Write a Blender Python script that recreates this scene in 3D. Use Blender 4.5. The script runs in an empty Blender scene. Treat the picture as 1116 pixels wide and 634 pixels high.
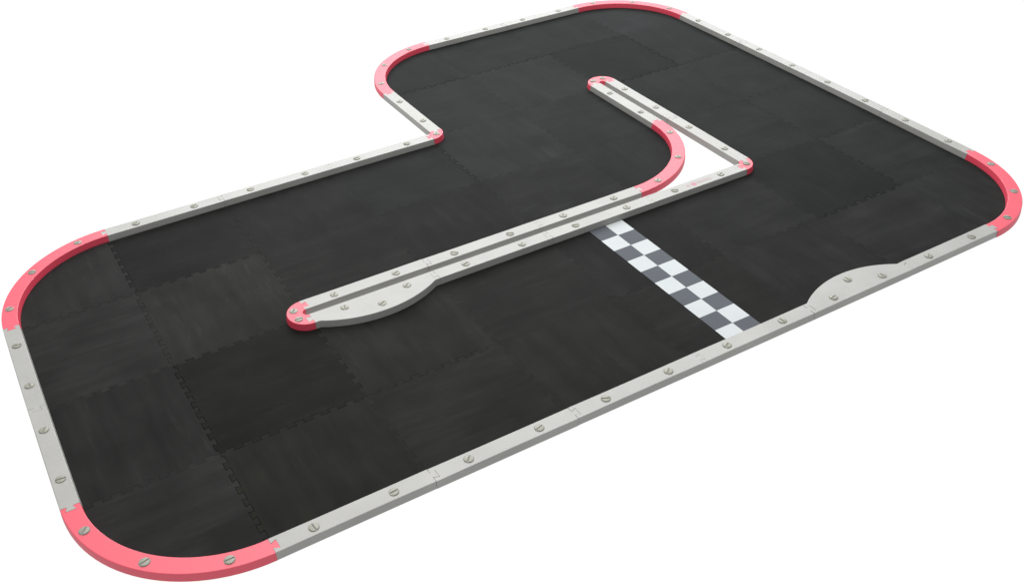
import bpy, bmesh, math, random
from mathutils import Matrix, Vector
random.seed(7)
U = 0.30                      # side of one foam mat in metres
TOP = 0.058                   # top of the barriers (in mat units)
MAT = 0.005                   # top of the mats
L0, L1, LC = 0.032, 0.150, 0.090
scene = bpy.context.scene
C = scene.collection
pi = math.pi

# ---------------------------------------------------------------- the mats are laid by hand: the whole course bows by a few millimetres
AX = (6.79737269e-03, -3.18317579e-03, -7.05397907e-03, -8.17704776e-02, 4.88790148e-02, -5.48113549e-02, -1.56496878e-02)
AY = (-1.13983280e-02, 2.72615686e-02, -1.46235895e-03, 1.19601211e-02, -2.72936433e-02, 2.37368741e-02, -3.28550332e-02)
def bow(x, y):
    u, v = (x - 4) / 4, (y - 3) / 4
    t = (u*u, u*v, v*v, u**3, u*u*v, u*v*v, v**3)
    return x + sum(a*b for a, b in zip(AX, t)), y + sum(a*b for a, b in zip(AY, t))

# ---------------------------------------------------------------- materials
def new_mat(name):
    m = bpy.data.materials.new(name); m.use_nodes = True
    nt = m.node_tree; b = nt.nodes['Principled BSDF']
    return m, nt, b
def node(nt, t, **kw):
    n = nt.nodes.new(t)
    for k, v in kw.items(): setattr(n, k, v)
    return n
def foam(name, col, rough, spec, mottle=0.07, grain=900, bump=0.06):
    m, nt, b = new_mat(name)
    tc = node(nt, 'ShaderNodeTexCoord'); geo = node(nt, 'ShaderNodeNewGeometry')
    n1 = node(nt, 'ShaderNodeTexNoise'); n1.inputs['Scale'].default_value = 14; n1.inputs['Detail'].default_value = 5
    n2 = node(nt, 'ShaderNodeTexNoise'); n2.inputs['Scale'].default_value = grain; n2.inputs['Detail'].default_value = 3
    nt.links.new(geo.outputs['Position'], n1.inputs['Vector']); nt.links.new(geo.outputs['Position'], n2.inputs['Vector'])
    mp = node(nt, 'ShaderNodeMapRange'); mp.inputs['From Min'].default_value = 0.3; mp.inputs['From Max'].default_value = 0.7
    mp.inputs['To Min'].default_value = 1 - mottle; mp.inputs['To Max'].default_value = 1 + mottle
    nt.links.new(n1.outputs['Fac'], mp.inputs['Value'])
    mp2 = node(nt, 'ShaderNodeMapRange'); mp2.inputs['From Min'].default_value = 0.3; mp2.inputs['From Max'].default_value = 0.7
    mp2.inputs['To Min'].default_value = 1 - mottle*1.2; mp2.inputs['To Max'].default_value = 1 + mottle*1.2
    nt.links.new(n2.outputs['Fac'], mp2.inputs['Value'])
    mu = node(nt, 'ShaderNodeMath', operation='MULTIPLY')
    nt.links.new(mp.outputs['Result'], mu.inputs[0]); nt.links.new(mp2.outputs['Result'], mu.inputs[1])
    sc = node(nt, 'ShaderNodeVectorMath', operation='SCALE'); sc.inputs[0].default_value = col
    nt.links.new(mu.outputs[0], sc.inputs['Scale']); nt.links.new(sc.outputs[0], b.inputs['Base Color'])
    b.inputs['Roughness'].default_value = rough; b.inputs['Specular IOR Level'].default_value = spec
    bp = node(nt, 'ShaderNodeBump'); bp.inputs['Strength'].default_value = bump; bp.inputs['Distance'].default_value = 0.002
    nt.links.new(n2.outputs['Fac'], bp.inputs['Height']); nt.links.new(bp.outputs['Normal'], b.inputs['Normal'])
    return m
GREY = foam('grey_foam', (0.246, 0.242, 0.229), 0.5, 0.80)
PINK = foam('pink_foam', (0.57, 0.032, 0.068), 0.5, 0.80, mottle=0.025)
WHITE_INK = foam('white_print', (0.42, 0.445, 0.455), 0.6, 0.12, mottle=0.03)
SLATE_INK = foam('slate_print', (0.068, 0.075, 0.088), 0.6, 0.10, mottle=0.05)
PINK_INK = foam('pink_print', (0.42, 0.20, 0.25), 0.6, 0.2)
PALE_INK = foam('pale_pink_print', (0.36, 0.28, 0.28), 0.6, 0.2)

def screw_mat():
    m, nt, b = new_mat('dull_nickel')
    b.inputs['Base Color'].default_value = (0.225, 0.22, 0.185, 1); b.inputs['Metallic'].default_value = 0.15
    b.inputs['Roughness'].default_value = 0.5
    n = node(nt, 'ShaderNodeTexNoise'); n.inputs['Scale'].default_value = 500
    bp = node(nt, 'ShaderNodeBump'); bp.inputs['Strength'].default_value = 0.1; bp.inputs['Distance'].default_value = 0.001
    nt.links.new(n.outputs['Fac'], bp.inputs['Height']); nt.links.new(bp.outputs['Normal'], b.inputs['Normal'])
    return m
NICKEL = screw_mat()
SCREW_SHADE = foam('painted_screw_shade', (0.19, 0.186, 0.168), 0.6, 0.3)  # darker disc paints the shade in the slot and around the head

def mat_rubber():
    m, nt, b = new_mat('black_eva')
    tc = node(nt, 'ShaderNodeTexCoord'); oi = node(nt, 'ShaderNodeObjectInfo')
    mapn = node(nt, 'ShaderNodeMapping'); nt.links.new(tc.outputs['Object'], mapn.inputs['Vector'])
    # pulled grain: long along one axis; each mat carries its own random shift
    cx = node(nt, 'ShaderNodeCombineXYZ')
    mr = node(nt, 'ShaderNodeMath', operation='MULTIPLY'); mr.inputs[1].default_value = 37.0
    nt.links.new(oi.outputs['Random'], mr.inputs[0])
    for i in range(3): nt.links.new(mr.outputs[0], cx.inputs[i])
    nt.links.new(cx.outputs[0], mapn.inputs['Location'])
    st = node(nt, 'ShaderNodeVectorMath', operation='MULTIPLY'); st.inputs[1].default_value = (5, 34, 5)
    nt.links.new(mapn.outputs[0], st.inputs[0])
    n1 = node(nt, 'ShaderNodeTexNoise'); n1.inputs['Scale'].default_value = 1; n1.inputs['Detail'].default_value = 6; n1.inputs['Roughness'].default_value = 0.6
    nt.links.new(st.outputs[0], n1.inputs['Vector'])
    n2 = node(nt, 'ShaderNodeTexNoise'); n2.inputs['Scale'].default_value = 9; n2.inputs['Detail'].default_value = 5
    nt.links.new(mapn.outputs[0], n2.inputs['Vector'])
    n3 = node(nt, 'ShaderNodeTexNoise'); n3.inputs['Scale'].default_value = 420; n3.inputs['Detail'].default_value = 3
    nt.links.new(mapn.outputs[0], n3.inputs['Vector'])
    a = node(nt, 'ShaderNodeMapRange'); a.inputs['From Min'].default_value = 0.3; a.inputs['From Max'].default_value = 0.72
    a.inputs['To Min'].default_value = 0.76; a.inputs['To Max'].default_value = 1.27
    nt.links.new(n1.outputs['Fac'], a.inputs['Value'])
    c = node(nt, 'ShaderNodeMapRange'); c.inputs['From Min'].default_value = 0.3; c.inputs['From Max'].default_value = 0.7
    c.inputs['To Min'].default_value = 0.80; c.inputs['To Max'].default_value = 1.22
    nt.links.new(n2.outputs['Fac'], c.inputs['Value'])
    mu = node(nt, 'ShaderNodeMath', operation='MULTIPLY')
    nt.links.new(a.outputs[0], mu.inputs[0]); nt.links.new(c.outputs[0], mu.inputs[1])
    sc = node(nt, 'ShaderNodeVectorMath', operation='SCALE')
    # sparse dusty scuffs, drawn out along the grain
    s4 = node(nt, 'ShaderNodeVectorMath', operation='MULTIPLY'); s4.inputs[1].default_value = (7, 46, 7)
    nt.links.new(mapn.outputs[0], s4.inputs[0])
    n4 = node(nt, 'ShaderNodeTexNoise'); n4.inputs['Scale'].default_value = 1; n4.inputs['Detail'].default_value = 8; n4.inputs['Roughness'].default_value = 0.72
    nt.links.new(s4.outputs[0], n4.inputs['Vector'])
    d4 = node(nt, 'ShaderNodeMapRange'); d4.inputs['From Min'].default_value = 0.57; d4.inputs['From Max'].default_value = 0.78
    d4.inputs['To Min'].default_value = 1.0; d4.inputs['To Max'].default_value = 1.65
    nt.links.new(n4.outputs['Fac'], d4.inputs['Value'])
    m4 = node(nt, 'ShaderNodeMath', operation='MULTIPLY'); nt.links.new(mu.outputs[0], m4.inputs[0]); nt.links.new(d4.outputs[0], m4.inputs[1])
    nt.links.new(oi.outputs['Color'], sc.inputs[0]); nt.links.new(m4.outputs[0], sc.inputs['Scale'])
    nt.links.new(sc.outputs[0], b.inputs['Base Color'])
    r = node(nt, 'ShaderNodeMapRange'); r.inputs['To Min'].default_value = 0.58; r.inputs['To Max'].default_value = 0.74
    nt.links.new(n1.outputs['Fac'], r.inputs['Value']); nt.links.new(r.outputs[0], b.inputs['Roughness'])
    b.inputs['Specular IOR Level'].default_value = 0.035
    hs = node(nt, 'ShaderNodeMath', operation='ADD')
    h3 = node(nt, 'ShaderNodeMath', operation='MULTIPLY'); h3.inputs[1].default_value = 0.35
    nt.links.new(n3.outputs['Fac'], h3.inputs[0]); nt.links.new(h3.outputs[0], hs.inputs[0]); nt.links.new(n1.outputs['Fac'], hs.inputs[1])
    bp = node(nt, 'ShaderNodeBump'); bp.inputs['Strength'].default_value = 0.22; bp.inputs['Distance'].default_value = 0.002
    nt.links.new(hs.outputs[0], bp.inputs['Height']); nt.links.new(bp.outputs['Normal'], b.inputs['Normal'])
    return m
EVA = mat_rubber()

# ---------------------------------------------------------------- mesh helpers (mat units -> metres)
def inset(poly, d):
    """move every vertex of a counter-clockwise outline inwards by d"""
    n = len(poly); out = []
    for i in range(n):
        di = d[i] if isinstance(d, (list, tuple)) else d
        p0, p, p1 = poly[i-1], poly[i], poly[(i+1) % n]
        a = Vector((p[0]-p0[0], p[1]-p0[1])); b = Vector((p1[0]-p[0], p1[1]-p[1]))
        if a.length < 1e-9: a = b
        if b.length < 1e-9: b = a
        a.normalize(); b.normalize()
        na, nb = Vector((-a.y, a.x)), Vector((-b.y, b.x))
        m = na + nb
        if m.length < 1e-6: m = na
        m.normalize(); k = max(m.dot(na), 0.5)
        out.append((p[0] + m.x*di/k, p[1] + m.y*di/k))
    return out
def loft(bm, rings, cap_bottom=False, mi=0):
    """rings: [(outline, z)], all of one length; closed by a face on top"""
    vs = [[bm.verts.new((p[0], p[1], z[i] if isinstance(z, list) else z)) for i, p in enumerate(o)] for o, z in rings]
    n = len(vs[0]); fs = []
    for a, b in zip(vs, vs[1:]):
        for i in range(n):
            fs.append(bm.faces.new((a[i], a[(i+1) % n], b[(i+1) % n], b[i])))
    top = bm.faces.new(vs[-1]); fs.append(top)
    if cap_bottom: fs.append(bm.faces.new(vs[0][::-1]))
    for f in fs: f.material_index = mi; f.smooth = True
    top.smooth = False
def link(name, bm, mats, origin, parent=None, sharp=35):
    """bm in mat units -> object in metres with its origin at `origin`"""
    bmesh.ops.translate(bm, verts=bm.verts, vec=(-origin[0], -origin[1], -origin[2]))
    bmesh.ops.scale(bm, verts=bm.verts, vec=(U, U, U))
    me = bpy.data.meshes.new(name); bm.to_mesh(me); bm.free()
    for m in mats: me.materials.append(m)
    me.set_sharp_from_angle(angle=math.radians(sharp))
    for f in me.polygons:
        if f.normal.z > 0.9999 and len(f.vertices) > 8: f.use_smooth = False
    o = bpy.data.objects.new(name, me); C.objects.link(o)
    w = Vector(origin) * U
    if parent: o.parent = parent; w = w - parent.location
    o.location = w
    return o
def tag(o, label, cat, group=None):
    o['label'] = label; o['category'] = cat
    if group: o['group'] = group

# ---------------------------------------------------------------- screws
def screw_mesh():
    bm = bmesh.new(); r, h, s = 0.0285, 0.0052, 0.0052
    ring = [(math.cos(2*pi*i/28)*0.0325, math.sin(2*pi*i/28)*0.0325) for i in range(28)]
    loft(bm, [(ring, 0.0004), (ring, 0.0012)], mi=1)
    for sg in (1, -1):
        a0 = math.asin(s/r); pts = [(r*math.cos(a0+(pi-2*a0)*i/14), sg*r*math.sin(a0+(pi-2*a0)*i/14)) for i in range(15)]
        if sg < 0: pts = pts[::-1]
        loft(bm, [(pts, 0.0012), (pts, h-0.0016), (inset(pts, 0.0007), h-0.0005), (inset(pts, 0.002), h)])
    bmesh.ops.scale(bm, verts=bm.verts, vec=(U, U, U))
    me = bpy.data.meshes.new('screw'); bm.to_mesh(me); bm.free()
    me.materials.append(NICKEL); me.materials.append(SCREW_SHADE); me.set_sharp_from_angle(angle=math.radians(35))
    return me
SCREW = screw_mesh()
def add_screw(parent, x, y):
    wx, wy = bow(x, y)
    o = bpy.data.objects.new('screw', SCREW); C.objects.link(o); o.parent = parent
    o.location = Vector((wx*U, wy*U, TOP*U)) - parent.location
    o.rotation_euler = (random.gauss(0, .02), random.gauss(0, .02), random.choice((random.gauss(0.45, 0.35), random.uniform(0, pi))))

# ---------------------------------------------------------------- barrier pieces
rj = random.Random(11)
NECK, HEAD, REACH = 0.018, 0.033, 0.036
class Line:                          # straight run: track on the left of the direction of travel
    def __init__(s, o, d): s.o, s.d, s.n, s.len = o, d, (-d[1], d[0]), 1.0
    def at(s, u, l): return (s.o[0]+s.d[0]*u+s.n[0]*l, s.o[1]+s.d[1]*u+s.n[1]*l)
class Arc:                           # quarter turn to the left about c, outer edge at radius 1
    def __init__(s, c, a0): s.c, s.a0, s.len = c, a0, 1.0
    def at(s, u, l):
        t = min(max(u, 0), 1); a = s.a0 + t*pi/2; e = u - t; r = 1 - l
        return (s.c[0]+r*math.cos(a)-e*math.sin(a), s.c[1]+r*math.sin(a)+e*math.cos(a))
class Pivot:                         # turn to the right about grid point p; l is the radius
    def __init__(s, p, a0, turn): s.p, s.a0, s.turn = p, a0, turn
    def at(s, u, l):
        t = min(max(u, 0), 1); a = s.a0 - t*s.turn; e = u - t
        return (s.p[0]+l*math.cos(a)+e*math.sin(a), s.p[1]+l*math.sin(a)-e*math.cos(a))
def socket_at(path, s, l):           # a point s inside the piece, straight on from its start
    p, q = path.at(0, l), path.at(-1, l)
    return (p[0]+(p[0]-q[0])*s, p[1]+(p[1]-q[1])*s)
def outline(path, n, lo, li, bump=False):
    pts = [path.at(i/n, lo) for i in range(n+1)]
    pts += [path.at(1, LC-NECK), path.at(1+REACH, LC-HEAD), path.at(1+REACH, LC+HEAD), path.at(1, LC+NECK)]
    if not bump: pts += [path.at(1-i/n, li) for i in range(n+1)]
    else:
        c, sg = 0.462, 0.135; R = (c*c+sg*sg)/(2*sg); h = math.asin(c/R)
        pts += [path.at(1, li)]
        pts += [path.at(0.5+R*math.sin(h-2*h*i/40), li+sg-R+R*math.cos(h-2*h*i/40)) for i in range(41)]
        pts += [path.at(0, li)]
    k = 0.0
    pts += [socket_at(path, 0, LC+NECK), socket_at(path, REACH, LC+HEAD), socket_at(path, REACH, LC-HEAD), socket_at(path, 0, LC-NECK)]
    return [bow(*p) for p in pts]
def piece(name, path, material, n, screws, bump=False, flare=0.0055):
    up, dn = outline(path, n, L0, L1, bump), outline(path, n, L0-flare*0.6, L1+flare, bump)
    if isinstance(path, Pivot): dn = outline(path, n, L0, L1+flare, bump)
    m = len(up); bb = [0.0042]*m; t0 = n+1
    for q in list(range(t0, t0+4)) + list(range(m-4, m)): bb[q] = 0.0006
    for q in (t0-1, t0+4, m-5, 0): bb[q] = 0.0018
    jx, jy, jz = (rj.gauss(0, 0.0009) for _ in range(3)); jz *= 0.5
    up = [(x+jx, y+jy) for x, y in up]; dn = [(x+jx, y+jy) for x, y in dn]
    g = 0.0005; zt = TOP + jz; b = 0.0042
    bm = bmesh.new()
    gb = lambda f: [g+q*f for q in bb]
    loft(bm, [(inset(dn, g), 0.0008), (inset(dn, g), 0.018), (inset(up, g), 0.031), (inset(up, g), [zt-q for q in bb]),
              (inset(up, gb(0.3)), [zt-q*0.3 for q in bb]), (inset(up, gb(1)), zt)])
    cx, cy = path.at(0.5, LC); cx, cy = bow(cx, cy)
    o = link(name, bm, [material], (cx, cy, 0))
    for u, l in screws: add_screw(o, *path.at(u, l))
    return o
ORD = ('first', 'second', 'third', 'fourth', 'fifth', 'sixth', 'seventh', 'eighth')
STRAIGHT = [(0.25, LC), (0.75, LC)]
def run(o, d, n, where, labels=None, bumps=(), group='grey straight barriers'):
    out = []
    for k in range(n):
        path = Line((o[0]+d[0]*k, o[1]+d[1]*k), d)
        if k in bumps:
            p = piece('bulged_barrier', path, GREY, 4, [(0.25, LC+.008), (0.5, 0.203), (0.75, LC+.008)], True)
            tag(p, bumps[k], 'barrier', 'grey bulged barriers')
        else:
            p = piece('straight_barrier', path, GREY, 4, STRAIGHT)
            tag(p, where(k), 'barrier', group)
        out.append(p)
    return out
CURVE = [(1/6, LC), (0.5, LC), (5/6, LC)]
def curve(c, a0, label):
    p = piece('curved_barrier', Arc(c, a0), PINK, 28, CURVE); tag(p, label, 'barrier', 'pink quarter circle barriers'); return p
def cap(pt, a0, turn, label, screws, name, grp):
    p = piece(name, Pivot(pt, a0, turn), PINK, 16 if turn < 2 else 32, screws); tag(p, label, 'barrier', grp); return p

run((1, 0), (1, 0), 6, lambda k: f'{ORD[k]} grey straight barrier from the left along the front edge',
    bumps={4: 'grey barrier with a rounded bulge on the front edge beside the chequered line'})
curve((7, 1), -pi/2, 'pink quarter circle barrier at the right corner beside the bulged front barrier')
run((8, 1), (0, 1), 4, lambda k: f'{ORD[k]} grey straight barrier going back from the right pink corner on the far right edge')
curve((7, 5), 0, 'pink quarter circle barrier at the far back corner, topmost in the photo')
run((7, 6), (-1, 0), 2, lambda k: ('grey straight barrier on the short back edge, joined to the topmost pink corner',
                                   'grey straight barrier on the short back edge, joined to the pink corner left of it')[k])
curve((5, 5), pi/2, 'pink quarter circle barrier at the back left, above the single barrier of the step')
run((4, 5), (0, -1), 1, lambda k: 'grey straight barrier alone between the pink curve and small pink cap of the step')
cap((4, 4), 0, pi/2, 'small pink rounded cap at the inward step of the outer barrier', [(0.5, 0.094)], 'corner_cap', 'small pink corner caps')
run((4, 4), (-1, 0), 3, lambda k: f'{ORD[k]} grey straight barrier leftwards from the small pink cap at the step')
curve((1, 3), pi/2, 'pink quarter circle barrier at the left corner, leftmost in the photo')
run((0, 3), (0, -1), 2, lambda k: ('upper of the two grey straight barriers on the short left edge',
                                   'lower of the two grey straight barriers on the short left edge')[k])
curve((1, 1), pi, 'pink quarter circle barrier at the front left corner, lowest in the photo')
# the divider in the middle of the course
low = run((6, 2), (-1, 0), 4, lambda k: ('grey straight barrier with a faded pink mark, below the white triangle',
    'grey straight barrier of the divider whose front side meets the chequered line',
    'grey straight barrier of the divider between the chequered line and the bulged barrier')[k],
    bumps={3: 'grey barrier with a rounded bulge beside the pink end cap of the divider'})
cap((2, 2), -pi/2, pi, 'pink U shaped end cap with two screws at the left end of the divider', [(0.33, 0.10), (0.70, 0.10)], 'end_cap', 'pink U shaped end caps')
run((2, 2), (1, 0), 3, lambda k: (f'{ORD[k]} grey straight barrier from the pink end cap on the back row of the divider'))
curve((5, 3), -pi/2, 'pink quarter circle barrier in the middle of the course beside the white triangle')
run((6, 3), (0, 1), 1, lambda k: 'grey straight barrier between the middle pink curve and the top end cap')
cap((6, 4), pi, pi, 'pink U shaped end cap at the top end of the divider, amid black mats', [(0.3, 0.10), (0.7, 0.10)], 'end_cap', 'pink U shaped end caps')
run((6, 4), (0, -1), 2, lambda k: ('grey straight barrier right of the slot, touching the top end cap of the divider',
    'grey straight barrier along the right side of the white triangle')[k])
cap((6, 2), 0, pi/2, 'small pink rounded cap at the right tip of the white triangle', [(0.5, 0.094)], 'corner_cap', 'small pink corner caps')

# faded print on the barrier under the white triangle: a round badge and a worn line of letters beside it
def flat(bm, pts, z, mi): loft(bm, [([bow(*p) for p in pts], z), ([bow(*p) for p in pts], z+0.0006)], mi=mi)
bm = bmesh.new()
ell = lambda cx, cy, a, b, n=18: [(cx+a*math.cos(2*pi*i/n), cy+b*math.sin(2*pi*i/n)) for i in range(n)]
flat(bm, ell(5.449, 1.906, 0.026, 0.027), TOP+0.0004, 0)
flat(bm, ell(5.392, 1.908, 0.020, 0.018), TOP+0.0004, 1)
x = 5.492
for wd, gap in ((.012, .007), (.006, .007), (.016, .006), (.012, .007), (.006, .008), (.014, .006), (.012, .007), (.016, 0)):
    flat(bm, [(x, 1.892), (x+wd, 1.892), (x+wd, 1.924), (x, 1.924)], TOP+0.0004, 1); x += wd + gap
lg = link('printed_mark', bm, [PINK_INK, PALE_INK], (*bow(5.5, 1.91), TOP), low[0])

# ---------------------------------------------------------------- mats
CELLS = [(i, j) for j in range(6) for i in range(8) if not (i < 4 and j > 3)]
CUT = set()
def edge(a, b): return (min(a, b), max(a, b))
for i, j in CELLS:
    for a, b, nb in (((i, j), (i+1, j), (i, j-1)), ((i+1, j), (i+1, j+1), (i+1, j)), ((i, j+1), (i+1, j+1), (i, j+1)), ((i, j), (i, j+1), (i-1, j))):
        if nb not in CELLS: CUT.add(edge(a, b))
for i in range(2, 6): CUT.add(edge((i, 2), (i+1, 2)))
for j in (2, 3): CUT.add(edge((6, j), (6, j+1)))
NOTCH = {(4, 4), (2, 2), (6, 2), (6, 4)}
IN = 0.1545
rt = random.Random(3)
TEETH = {}
LOOSE = {edge((1, j), (1, j+1)): v for j, v in ((0, 0.0043), (1, 0.0054), (2, 0.0028), (3, 0.0047))}
LOOSE.update({edge((1, 1), (2, 1)): 0.0022, edge((0, 1), (1, 1)): 0.0012, edge((1, 2), (2, 2)): 0.0014, edge((0, 3), (1, 3)): 0.0017, edge((2, 1), (2, 2)): 0.0015,
    edge((4, 3), (4, 4)): 0.0032, edge((4, 5), (5, 5)): 0.0029, edge((5, 5), (6, 5)): 0.0029, edge((6, 4), (7, 4)): 0.0036, edge((6, 1), (7, 1)): 0.0032,
    edge((7, 1), (7, 2)): 0.0022, edge((7, 4), (7, 5)): 0.0025, edge((2, 1), (3, 1)): 0.0019})
def loose(e):
    if e not in LOOSE: LOOSE[e] = rt.uniform(.0004, .0010)
    return LOOSE[e]
def teeth(e):
    """one interlocking edge, shared by the two mats that meet there: [(t, offset)]"""
    if e not in TEETH:
        h, sg, n, m0 = 0.0155, rt.choice((1, -1)), 8, 0.035
        p = (1-2*m0)/(2*n); pts = [(0, 0), (m0, 0)]
        for k in range(2*n):
            s = sg*(1 if k % 2 == 0 else -1)*h; a = m0+k*p; d = 0.005
            pts += [(a-(d if k else 0), s), (a+p+(d if k < 2*n-1 else 0), s)]
        pts += [(1-m0, 0), (1, 0)]
        TEETH[e] = pts
    return TEETH[e]
def mat_outline(i, j):
    V = [(i, j), (i+1, j), (i+1, j+1), (i, j+1)]; D = [(1, 0), (0, 1), (-1, 0), (0, -1)]
    cut = [edge(V[k], V[(k+1) % 4]) in CUT for k in range(4)]
    out = []
    for k in range(4):
        a, b, d = V[k], V[(k+1) % 4], D[k]; n = (-d[1], d[0])
        # the corner at a
        if cut[k-1] and cut[k]:
            c = V[(k+2) % 4]; a0 = {0: pi, 1: 1.5*pi, 2: 0, 3: pi/2}[k]
            out += [(c[0]+(1-IN)*math.cos(a0+pi/2*t/24), c[1]+(1-IN)*math.sin(a0+pi/2*t/24), .001) for t in range(1, 24)]
        elif not cut[k-1] and not cut[k]:
            if a in NOTCH:
                a0 = {0: pi/2, 1: pi, 2: 1.5*pi, 3: 0}[k]
                out += [(a[0]+IN*math.cos(a0-pi/2*t/10), a[1]+IN*math.sin(a0-pi/2*t/10), .001) for t in range(1, 10)]
            else: out.append((a[0], a[1], .0012))
        # the side from a to b
        if cut[k]:
            if cut[k-1] or cut[(k+1) % 4]: continue
            for t in (0.25, 0.5, 0.75): out.append((a[0]+d[0]*t+n[0]*IN, a[1]+d[1]*t+n[1]*IN, .001))
            continue
        e = edge(a, b); pts = teeth(e); rev = e[0] != a
        if rev: pts = [(1-t, s) for t, s in pts[::-1]]
        nn = (-(e[1][1]-e[0][1]), e[1][0]-e[0][0])
        lo = IN if (cut[k-1] or a in NOTCH) else 0.0; hi = 1-IN if (cut[(k+1) % 4] or b in NOTCH) else 1.0
        sel = [(t, s) for t, s in pts if (lo + .016 < t if lo else True) and (t < hi - .016 if hi < 1 else True)]
        if lo > 0: sel = [(lo, sel[0][1])] + sel
        if hi < 1: sel = sel + [(hi, sel[-1][1])]
        if lo == 0: sel = sel[1:]
        if hi == 1.0: sel = sel[:-1]
        out += [(a[0]+d[0]*t+nn[0]*s, a[1]+d[1]*t+nn[1]*s, loose(e)*(0.75+0.5*rt.random())) for t, s in sel]
    return out
TONE = {0: (1.25, .88, .92, .90, .84, 1.0, 1.15, 1.22), 1: (.95, .58, 1.02, .90, .80, 1.0, .62, 1.12),
        2: (1.25, 1.25, .95, .85, 1.02, .9, .92, 1.0), 3: (1.3, .72, .85, .9, 1.3, 1.1, .95, 1.0),
        4: (0, 0, 0, 0, 1.1, 1.22, .55, .98), 5: (0, 0, 0, 0, .92, .85, .95, 1.35)}  # brightness of each mat: differences of sheen put into the colour
ROWS = ('front', 'second', 'third', 'fourth', 'fifth', 'back')
for i, j in CELLS:
    raw = mat_outline(i, j); o2 = [bow(p[0], p[1]) for p in raw]; bb = [p[2] for p in raw]
    bm = bmesh.new(); lift = rt.gauss(0, 0.0004)
    loft(bm, [(o2, 0.0006), (o2, [MAT-min(q, .0035)+lift for q in bb]), (inset(o2, [q*.35 for q in bb]), [MAT-min(q, .0035)*.35+lift for q in bb]), (inset(o2, bb), MAT+lift)])
    o = link('foam_mat', bm, [EVA], (*bow(i+.5, j+.5), 0), sharp=30)
    if (i+j) % 2: # every other mat is laid with its grain turned a quarter
        o.data.transform(Matrix.Rotation(-pi/2, 4, 'Z')); o.rotation_euler.z = pi/2
    t = TONE[j][i]
    c = 0.0 if i == 0 else ((i/8 + j/6)/2 - 0.30)/0.55   # the black runs from a warm tone near the front left to a cool one at the back right
    t = 1 + (t-1)*0.75; o.color = (0.0122*t*(1-.14*max(c, 0)), 0.0122*t, 0.0120*t*(1+.30*min(c, 0)), 1)
    corner = (i, j) in ((0, 0), (7, 0), (7, 5), (4, 5), (0, 3), (5, 2))
    n = i+1 if j < 4 else i-3
    row = f'{ROWS[j]} row' if j in (0, 5) else f'{ROWS[j]} row from front'
    tag(o, f'{"round cornered black" if corner else "black"} interlocking foam mat, {ORD[n-1]} from left in the {row}', 'foam mat', 'black interlocking foam mats')

# ---------------------------------------------------------------- chequered line
bm = bmesh.new()
xs = (4.336, 4.4955, 4.655); ys = [1.842] + [1.6735-0.1703*k for k in range(9)] + [0.158]
z = MAT+0.0012; V = {}
for a, x in enumerate(xs):
    for c, y in enumerate(ys): V[a, c] = bm.verts.new((*bow(x, y), z))
for a in (0, 1):
    for c in range(len(ys)-1):
        f = bm.faces.new((V[a, c+1], V[a+1, c+1], V[a+1, c], V[a, c])); f.material_index = (a+c) % 2 == 0
rim = [V[0, c] for c in range(len(ys))] + [V[1, len(ys)-1]] + [V[2, c] for c in range(len(ys)-1, -1, -1)] + [V[1, 0]]
low_rim = [bm.verts.new((v.co.x, v.co.y, z-0.0008)) for v in rim]
for k in range(len(rim)):
    f = bm.faces.new((rim[k], low_rim[k], low_rim[(k+1) % len(rim)], rim[(k+1) % len(rim)])); f.material_index = 1
bmesh.ops.recalc_face_normals(bm, faces=bm.faces)
o = link('finish_line', bm, [WHITE_INK, SLATE_INK], (*bow(4.495, 1.0), MAT))
tag(o, 'white and slate grey chequered finish line strip lying across the black mats', 'finish line')

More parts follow.
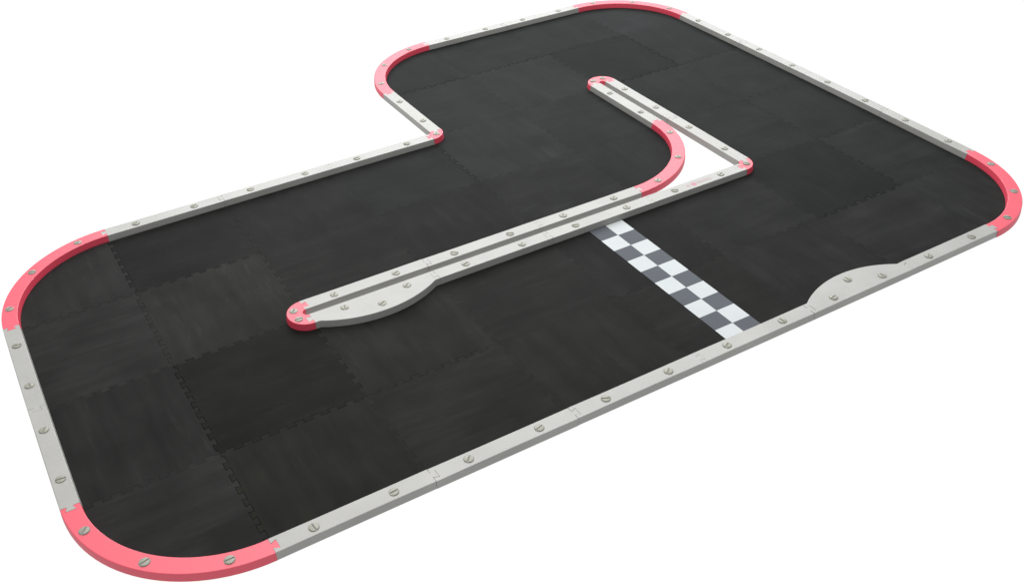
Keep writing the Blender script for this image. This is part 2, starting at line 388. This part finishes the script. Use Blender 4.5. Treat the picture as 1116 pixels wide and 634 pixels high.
# ---------------------------------------------------------------- floor: plain white, with an added glow that keeps shadows off it
m, nt, b = new_mat('glowing_white_floor')
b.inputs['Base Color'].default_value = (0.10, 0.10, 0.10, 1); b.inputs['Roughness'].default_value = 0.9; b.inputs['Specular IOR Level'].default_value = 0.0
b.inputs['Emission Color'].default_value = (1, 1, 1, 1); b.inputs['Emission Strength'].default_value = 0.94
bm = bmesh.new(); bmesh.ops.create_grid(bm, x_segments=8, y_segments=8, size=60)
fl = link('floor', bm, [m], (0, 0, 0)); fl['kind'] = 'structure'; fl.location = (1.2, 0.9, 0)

# ---------------------------------------------------------------- light
w = bpy.data.worlds.new('World'); scene.world = w; w.use_nodes = True
bg = w.node_tree.nodes['Background']; bg.inputs[0].default_value = (0.95, 0.98, 1.0, 1); bg.inputs[1].default_value = 0.64
def area(name, loc, target, sx, sy, power, col):
    l = bpy.data.lights.new(name, 'AREA'); l.shape = 'RECTANGLE'; l.size = sx; l.size_y = sy; l.energy = power; l.color = col
    o = bpy.data.objects.new(name, l); C.objects.link(o); o.location = loc
    o.rotation_euler = (Vector(target)-Vector(loc)).to_track_quat('-Z', 'Y').to_euler()
    return o
area('back_softbox', (3.3, 4.5, 2.7), (1.3, 1.1, 0), 6.0, 3.6, 330, (0.97, 0.99, 1.0))
area('overhead_softbox', (0.9, 1.2, 3.2), (1.0, 0.9, 0), 2.6, 2.2, 105, (1.0, 0.97, 0.92))

# ---------------------------------------------------------------- camera
R = ((0.85536652, -0.51749319, -0.02342891), (-0.31828191, -0.48932957, -0.81194408), (0.40871107, 0.70196678, -0.58326486))
cd = bpy.data.cameras.new('camera'); cam = bpy.data.objects.new('camera', cd); C.objects.link(cam)
M = Matrix(((R[0][0], -R[1][0], -R[2][0]), (R[0][1], -R[1][1], -R[2][1]), (R[0][2], -R[1][2], -R[2][2]))).to_4x4()
M.translation = Vector((0.31063526, -3.80575869, 4.3465217+TOP+0.0005)) * U
cam.matrix_world = M
cd.sensor_width = 36; cd.lens = 36*1119.3339/1116; cd.clip_start = 0.01; cd.clip_end = 500
cd.shift_x = (558-556.934)/1116; cd.shift_y = (317.03-317)/1116
scene.camera = cam
scene.view_settings.view_transform = 'Standard'; scene.view_settings.look = 'None'; scene.view_settings.exposure = 0
